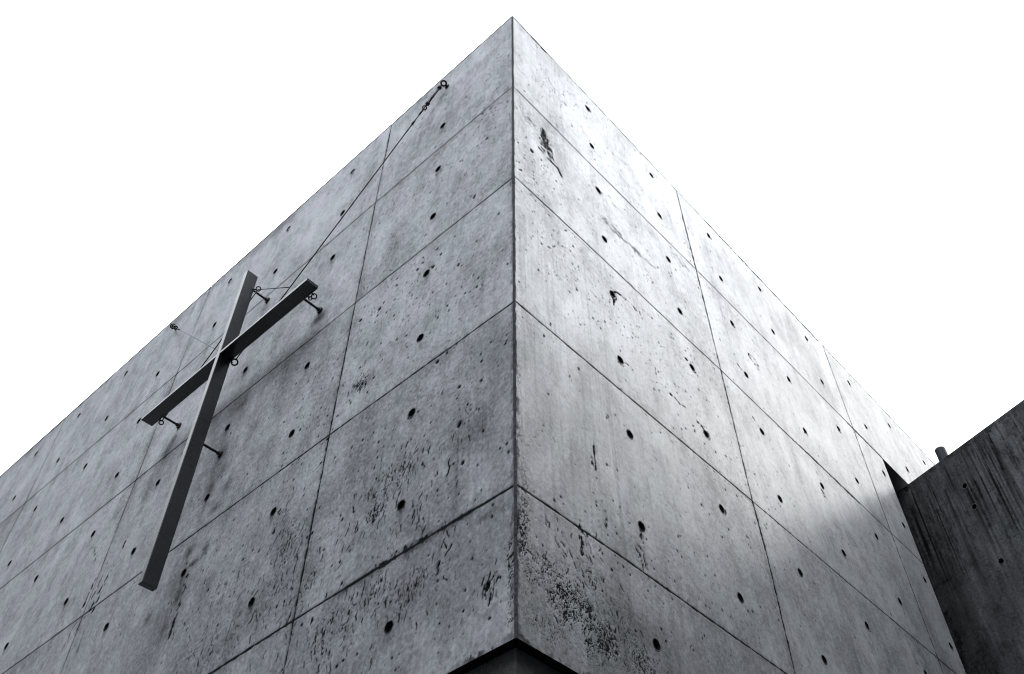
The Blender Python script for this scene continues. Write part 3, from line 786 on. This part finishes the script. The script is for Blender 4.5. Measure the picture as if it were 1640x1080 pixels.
# base wall set back under the overhanging upper walls
M_base = concrete("concrete_base", (0.07, 0.07, 0.071), (0.04, 0.04, 0.041), (0.01, 0.01, 0.01), use_attr=False, rough=(0.6, 0.8), spec=0.3)  # albedo darkened for the overhang's shade and the frame-edge falloff
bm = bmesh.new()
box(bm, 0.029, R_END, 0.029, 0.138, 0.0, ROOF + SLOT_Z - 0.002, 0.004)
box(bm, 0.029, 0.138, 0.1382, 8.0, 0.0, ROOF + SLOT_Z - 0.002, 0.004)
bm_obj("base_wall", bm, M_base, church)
bm = bmesh.new()
box(bm, 0.004, 9.0, 0.012, 8.0, ROOF - 0.29, ROOF - 0.004)
bm_obj("roof_slab", bm, M_plain, church)
bm = bmesh.new()
box(bm, 0.0, 9.0, 8.002, 8.3, 0.0, ROOF)
box(bm, 9.002, 9.3, 0.0, 8.3, 0.0, ROOF)
box(bm, 4.95, 9.0, 0.04, T, 0.0, zl - 0.002)
bm_obj("rear_wall", bm, M_plain, church)

# ------------------------------------------------------------------ angled free wall running out through the opening
AW_ANG = math.atan2(-0.9678, -0.2516)
AW_TOP = ROOF - 0.95
aw = empty("concrete_wall", (4.303, 0, 0), "dark mould-streaked concrete wall slanting out from under the building's roof", "wall", rotz=AW_ANG)
UA = axis(-3.0, 4.5, lambda u: 0.006 + 0.02 * max(0, -u - 0.4) + 0.02 * max(0, u - 1.5))
ZA = axis(-AW_TOP, 0.0, lambda z: 0.006 + 0.02 * max(0, -2.2 - z))
SA = Sheet(UA, ZA, 31); SA.flip = True
SA.tone += (SA.vn(0.10, 0.14, 10, 5, 0.65) - 0.5) * 0.5 + (SA.vn(0.02, 0.5, 11, 3) - 0.5) * 0.5 + (SA.vn(0.4, 0.5, 12, 3) - 0.5) * 0.4
runs = np.clip((SA.vn(0.016, 0.55, 15, 3, 0.6) - 0.50) * 7, 0, 1) * np.clip(SA.vn(0.25, 0.35, 16, 3) * 3.0 - 0.95, 0, 1)
topf = np.exp(ZA / 0.9)[:, None]
runs *= np.clip((SA.vn(0.012, 0.03, 19, 4, 0.75) - 0.3) * 3, 0.15, 1)
SA.dirt = np.maximum(SA.dirt, (runs * (0.35 + 0.65 * topf) * 0.7).astype(np.float32))
blot = np.clip((SA.vn(0.06, 0.08, 17, 6, 0.8) - 0.54) * 7, 0, 1)
SA.dirt = np.maximum(SA.dirt, (blot * 0.36).astype(np.float32))
SA.line([(-3, 0), (4.5, 0)], 0.07, 0.7, 0, 1.0, SA._fb(), 0.01)
for u in np.concatenate([RNG.uniform(-0.05, 0.75, 95), RNG.uniform(0.75, 2.0, 50)]):
    SA.drip(u, RNG.uniform(-0.35, 0.0), RNG.uniform(0.2, 1.0), RNG.uniform(0.002, 0.008), RNG.uniform(0.25, 0.85), 'dirt')
for k, z in enumerate((-0.46, -0.84)):
    SA.line([(-1, z), (0.3, z - 0.01), (0.9, z + 0.01), (2, z)], 0.010, 0.5, 0.002, 1.0, SA._fb(), 0.03)
SA.line([(0.62, 0), (0.63, -3)], 0.006, 0.6, 0.002, 0.8, None, 0.01)
AH = [(0.41, -0.30), (0.41, -0.485), (0.42, -0.94), (1.06, -0.30), (1.06, -0.94)]
SA.soft(-0.05, -1.6, 0.16, 1.3, 0.5, 'dirt', breakup=0.6, seed=5)  # shade of the inner corner painted through the dirt channel
SA.dirt *= 0.85
awf = SA.build("wall_face", M_dark_wall, aw, lambda u, z, d: np.stack([u, -d, z + AW_TOP], 1), AH, HR * 1.1)
for i, (u, z) in enumerate(AH):
    o = bpy.data.objects.new("tie_hole", HM[(i * 5 + 1) % 6]); link(o, aw)
    o.location = (u, 0, z + AW_TOP)
bm = bmesh.new()
box(bm, -3.0, 4.5, 0.0012, 0.25, 0.0, AW_TOP - 0.001)
for f in [f for f in bm.faces if f.calc_center_median().y < 0.002]: bm.faces.remove(f)
bm_obj("wall_core", bm, M_plain, aw)

# pipe standing on that wall
pp = Vector((math.cos(AW_ANG), math.sin(AW_ANG), 0)); pn = Vector((-pp.y, pp.x, 0))
base = Vector((4.303, 0, 0)) + pp * 0.29 + pn * 0.13
pipe = empty("vent_pipe", (base.x, base.y, AW_TOP), "short round grey pipe stub standing on top of the dark wall", "pipe")
bm = bmesh.new()
tube(bm, [(0, 0, -0.001), (0, 0, 0.10), (0, 0, 0.193), (0, 0, 0.197)], [0.039, 0.039, 0.039, 0.037], 32)
bm_obj("tube", bm, M_pipe, pipe, smooth=False)
bm = bmesh.new()
tube(bm, [(0, 0, 0.0005), (0, 0, 0.012)], [0.055, 0.052], 32)
bm_obj("collar", bm, M_pipe, pipe)

# ------------------------------------------------------------------ the cross
CA, CB = 0.110, 0.1844          # back and front of the bars, distance off the wall
YC, HC = 2.017, -1.602
cross = empty("cross", (0, YC, ROOF - 3.075), "large dark flat-bar metal cross held off the shaded concrete wall on rods", "cross")
def local(p): return Vector((p[0], p[1] - YC, p[2] + 3.075))
def cx(p): return local((p[0], p[1], p[2]))
bm = bmesh.new()
a = local((-CB, YC - 0.0167, -3.075)); b = local((-CA, YC + 0.0167, -0.857))
box(bm, a.x, b.x, a.y, b.y, a.z, b.z, 0.0022)
bm_obj("upright", bm, M_steel, cross)
bm = bmesh.new()
for y0, y1 in ((1.266, YC - 0.0169), (YC + 0.0169, 2.751)):
    a = local((-CB + 0.0008, y0, HC - 0.011)); b = local((-CA, y1, HC + 0.011))
    box(bm, a.x, b.x, a.y, b.y, a.z, b.z, 0.002)
bm_obj("crossbar", bm, M_steel, cross)
for (y, z) in ((2.012, -0.978), (1.383, -1.598), (2.645, -1.602), (2.020, -2.214)):
    bm = bmesh.new()
    tube(bm, [local((-CA + 0.002, y, z)), local((-0.004, y, z))], 0.0065, 14)
    rod = bm_obj("stand_off_rod", bm, M_iron, cross)
    bm = bmesh.new()
    tube(bm, [local((-0.011, y, z)), local((-0.0005, y, z))], [0.019, 0.020], 20)
    tube(bm, [local((-0.022, y, z)), local((-0.0112, y, z))], [0.011, 0.011], 6)
    bm_obj("flange", bm, M_iron, rod)
# eye bolts on the back of the bars
def eye(parent, stem0, stem1, c, normal, R0=0.014, r0=0.0035, name="eye_bolt"):
    bm = bmesh.new()
    tube(bm, [local(stem0), local(stem1)], 0.004, 10)
    ring(bm, local(c), normal, R0, r0)
    return bm_obj(name, bm, M_iron, parent, smooth=True)
eye(cross, (-CA - 0.01, 1.998, -0.985), (-CA + 0.012, 1.986, -0.985), (-CA + 0.012, 1.972, -0.988), (0.55, 0.5, 0.66), 0.0135)
eye(cross, (-CA - 0.004, 1.312, HC - 0.010), (-CA + 0.004, 1.302, HC - 0.030), (-CA + 0.006, 1.296, HC - 0.044), (0.5, 0.5, 0.7), 0.0135)
eye(cross, (-CA - 0.004, 1.345, HC - 0.010), (-CA + 0.006, 1.338, HC - 0.020), (-CA + 0.008, 1.335, HC - 0.026), (0.7, 0.1, 0.7), 0.009, 0.003)
eye(cross, (-CA - 0.004, 2.668, HC - 0.009), (-CA + 0.004, 2.660, HC - 0.026), (-CA + 0.006, 2.655, HC - 0.038), (0.4, 0.5, 0.75), 0.0125)
eye(cross, (-CA - 0.006, 2.0, -1.622), (-CA + 0.008, 1.992, -1.626), (-CA + 0.012, 1.978, -1.630), (0.5, 0.55, 0.67), 0.017, 0.0045)

# ------------------------------------------------------------------ stay cables
def cable_thing(label, anchor, path, tb):
    """anchor: eye bolt in the wall; tb: two points of the turnbuckle; path: the cable's own course"""
    ay, az = anchor
    t = empty("stay_cable", (0, ay, az + ROOF), label, "cable", "stay cables of the cross")
    loc = lambda p: Vector((p[0], p[1] - ay, p[2] - az))
    bm = bmesh.new()
    tube(bm, [loc((-0.016, ay, az)), loc((0.006, ay, az))], 0.0065, 12)
    tube(bm, [loc((-0.008, ay, az)), loc((-0.0005, ay, az))], 0.016, 18)
    ring(bm, loc((-0.030, ay, az)), (0.35, 0.55, 0.75), 0.0155, 0.0055)
    bm_obj("eye_bolt", bm, M_iron, t, smooth=True)
    A, B = Vector(tb[0]), Vector(tb[1])
    d = (B - A).normalized(); side = d.cross(Vector((1, 0, 0))).normalized()
    bm = bmesh.new()
    for s in (-1, 1):
        tube(bm, [loc(A + side * s * 0.008 + d * 0.02), loc(B + side * s * 0.008 - d * 0.02)], 0.0042, 8)
    for p in (A + d * 0.02, B - d * 0.02):
        tube(bm, [loc(p - d * 0.008), loc(p + d * 0.008)], 0.0130, 12)
    tube(bm, [loc(A - d * 0.002), loc(A + d * 0.055)], 0.0045, 8)
    tube(bm, [loc(B + d * 0.002), loc(B - d * 0.055)], 0.0045, 8)
    bm_obj("turnbuckle", bm, M_iron, t, smooth=True)
    bm = bmesh.new()
    ring(bm, loc(B + d * 0.012), (0.35, 0.55, 0.75), 0.0115, 0.0040)
    tube(bm, [loc(B + d * 0.022), loc(B + d * 0.07)], 0.0055, 8)
    bm_obj("cable_eye", bm, M_iron, t, smooth=True)
    bm = bmesh.new()
    tube(bm, [loc(B + d * 0.115), loc(B + d * 0.145)], 0.0065, 8)
    bm_obj("clamp", bm, M_iron, t, smooth=True)
    bm = bmesh.new()
    for seg in path:
        P = [Vector(p) for p in seg[0]]
        pts = []
        for p, q in zip(P[:-1], P[1:]):
            n_ = max(2, int((q - p).length / 0.15))
            pts += [p + (q - p) * i / n_ for i in range(n_)]
        pts.append(P[-1])
        tube(bm, [loc(p) for p in pts], seg[1], 8)
    bm_obj("cable", bm, M_cable, t, smooth=True)
    return t
rc = (-CA + 0.012, 1.975, -1.615); rt = (-CA + 0.012, 1.972, -0.995); rl = (-CA + 0.006, 2.655, -1.63)
A1 = (0.533, -0.19)
def along(p, q, s):
    p, q = Vector(p), Vector(q); return p + (q - p) * (s / (q - p).length)
a0 = (-0.034, A1[0], A1[1])
join = along(a0, rc, 1.53)
cable_thing("long steel stay cable with a turnbuckle, bolted near the top corner of the wall", A1,
            [([along(a0, rc, 0.19), rc], 0.0034), ([rt, join], 0.0026), ([rt, rl], 0.0034)],
            (along(a0, rc, 0.018), along(a0, rc, 0.185)))
A2 = (3.30, -0.20)
b0 = (-0.034, A2[0], A2[1])
cable_thing("short thin stay cable running from the wall's left upper edge behind the cross", A2,
            [([along(b0, rc, 0.15), rc], 0.0022)],
            (along(b0, rc, 0.018), along(b0, rc, 0.12)))

# ------------------------------------------------------------------ ground
mt, nt, bs = base_mat("asphalt")
tcn = N(nt, "ShaderNodeTexCoord")
f = noise(nt, tcn.outputs["Object"], 40, 6, 0.7); g = noise(nt, tcn.outputs["Object"], 0.6, 4, 0.6)
c = mix(nt, remap(nt, f, 0.3, 0.7), (0.025, 0.025, 0.026), (0.045, 0.045, 0.046))
c = mix(nt, remap(nt, g, 0.4, 0.7, 0, 0.5), c, (0.025, 0.025, 0.025))
nt.links.new(c, bs.inputs["Base Color"])
bs.inputs["Roughness"].default_value = 0.9
bm = bmesh.new()
bmesh.ops.create_grid(bm, x_segments=40, y_segments=40, size=400)
g_ = bm_obj("ground", bm, mt, None)
tag(g_, "dark asphalt ground around the building", "ground", kind="structure")

# ------------------------------------------------------------------ neighbouring houses across the lane, behind the photographer
def plaster(name, col, rough=0.85):
    mt, nt, bs = base_mat(name)
    v = N(nt, "ShaderNodeTexCoord").outputs["Object"]
    c = mix(nt, remap(nt, noise(nt, v, 2.5, 5, 0.6, (1, 1, 0.4)), 0.35, 0.7), col, tuple(x * 0.7 for x in col))
    nt.links.new(c, bs.inputs["Base Color"]); bs.inputs["Roughness"].default_value = rough
    return mt
M_clad = plaster("dark_cladding", (0.06, 0.055, 0.05)); M_tile = plaster("roof_tile", (0.03, 0.03, 0.035))
M_frame = plaster("window_frame", (0.25, 0.25, 0.25)); M_glass = metal("window_glass", (0.02, 0.025, 0.03), 0.12, 0.0, 0.5)
def house(name, loc, rotz, L, D, He, Hr, label):
    h = empty(name, loc, label, "house", None, rotz)
    bm = bmesh.new(); box(bm, -L / 2, L / 2, 0, D, 0, He); bm_obj("wall", bm, M_clad, h)
    bm = bmesh.new()
    o = 0.5
    P = [(-L / 2 - o, -o, He + .002), (L / 2 + o, -o, He + .002), (L / 2 + o, D + o, He + .002), (-L / 2 - o, D + o, He + .002), (-L / 2 - o, D / 2, Hr), (L / 2 + o, D / 2, Hr)]
    V = [bm.verts.new(p) for p in P]
    for f in ((0, 1, 5, 4), (2, 3, 4, 5), (0, 4, 3), (1, 2, 5), (3, 2, 1, 0)): bm.faces.new([V[i] for i in f])
    bm_obj("roof", bm, M_tile, h)
    for x in (-L / 3, 0, L / 3):
        for z in (1.0, 3.9):
            bm = bmesh.new(); box(bm, x - 0.8, x + 0.8, -0.06, -0.002, z, z + 1.3); w = bm_obj("window", bm, M_frame, h)
            bm = bmesh.new(); box(bm, x - 0.72, x + 0.72, -0.075, -0.062, z + 0.08, z + 1.22); bm_obj("pane", bm, M_glass, w)
house("house", (-4.9, 1.6, 0), R(90), 6.4, 8, 8.8, 10.6, "dark clad gabled house facing the foot of the cross wall")
house("house", (-4.9, 10.8, 0), R(90), 11.0, 8, 11.2, 13.0, "taller dark clad gabled house further along the lane")
blk = empty("apartment_block", (6.0, -4.3, 0), "dark three-storey flat-roofed block across the narrow lane", "building", rotz=R(180))
bm = bmesh.new(); box(bm, -9, 9, 0, 9, 0, 8.1); bm_obj("wall", bm, M_clad, blk)
bm = bmesh.new(); box(bm, -9.1, 9.1, -0.1, 9.1, 8.102, 8.4); bm_obj("parapet", bm, M_tile, blk)
for x in (-7, -4.2, -1.4, 1.4, 4.2, 7):
    for z in (1.0, 3.8, 6.4):
        bm = bmesh.new(); box(bm, x - 0.8, x + 0.8, -0.06, -0.002, z, z + 1.3); w = bm_obj("window", bm, M_frame, blk)
        bm = bmesh.new(); box(bm, x - 0.72, x + 0.72, -0.075, -0.062, z + 0.08, z + 1.22); bm_obj("pane", bm, M_glass, w)
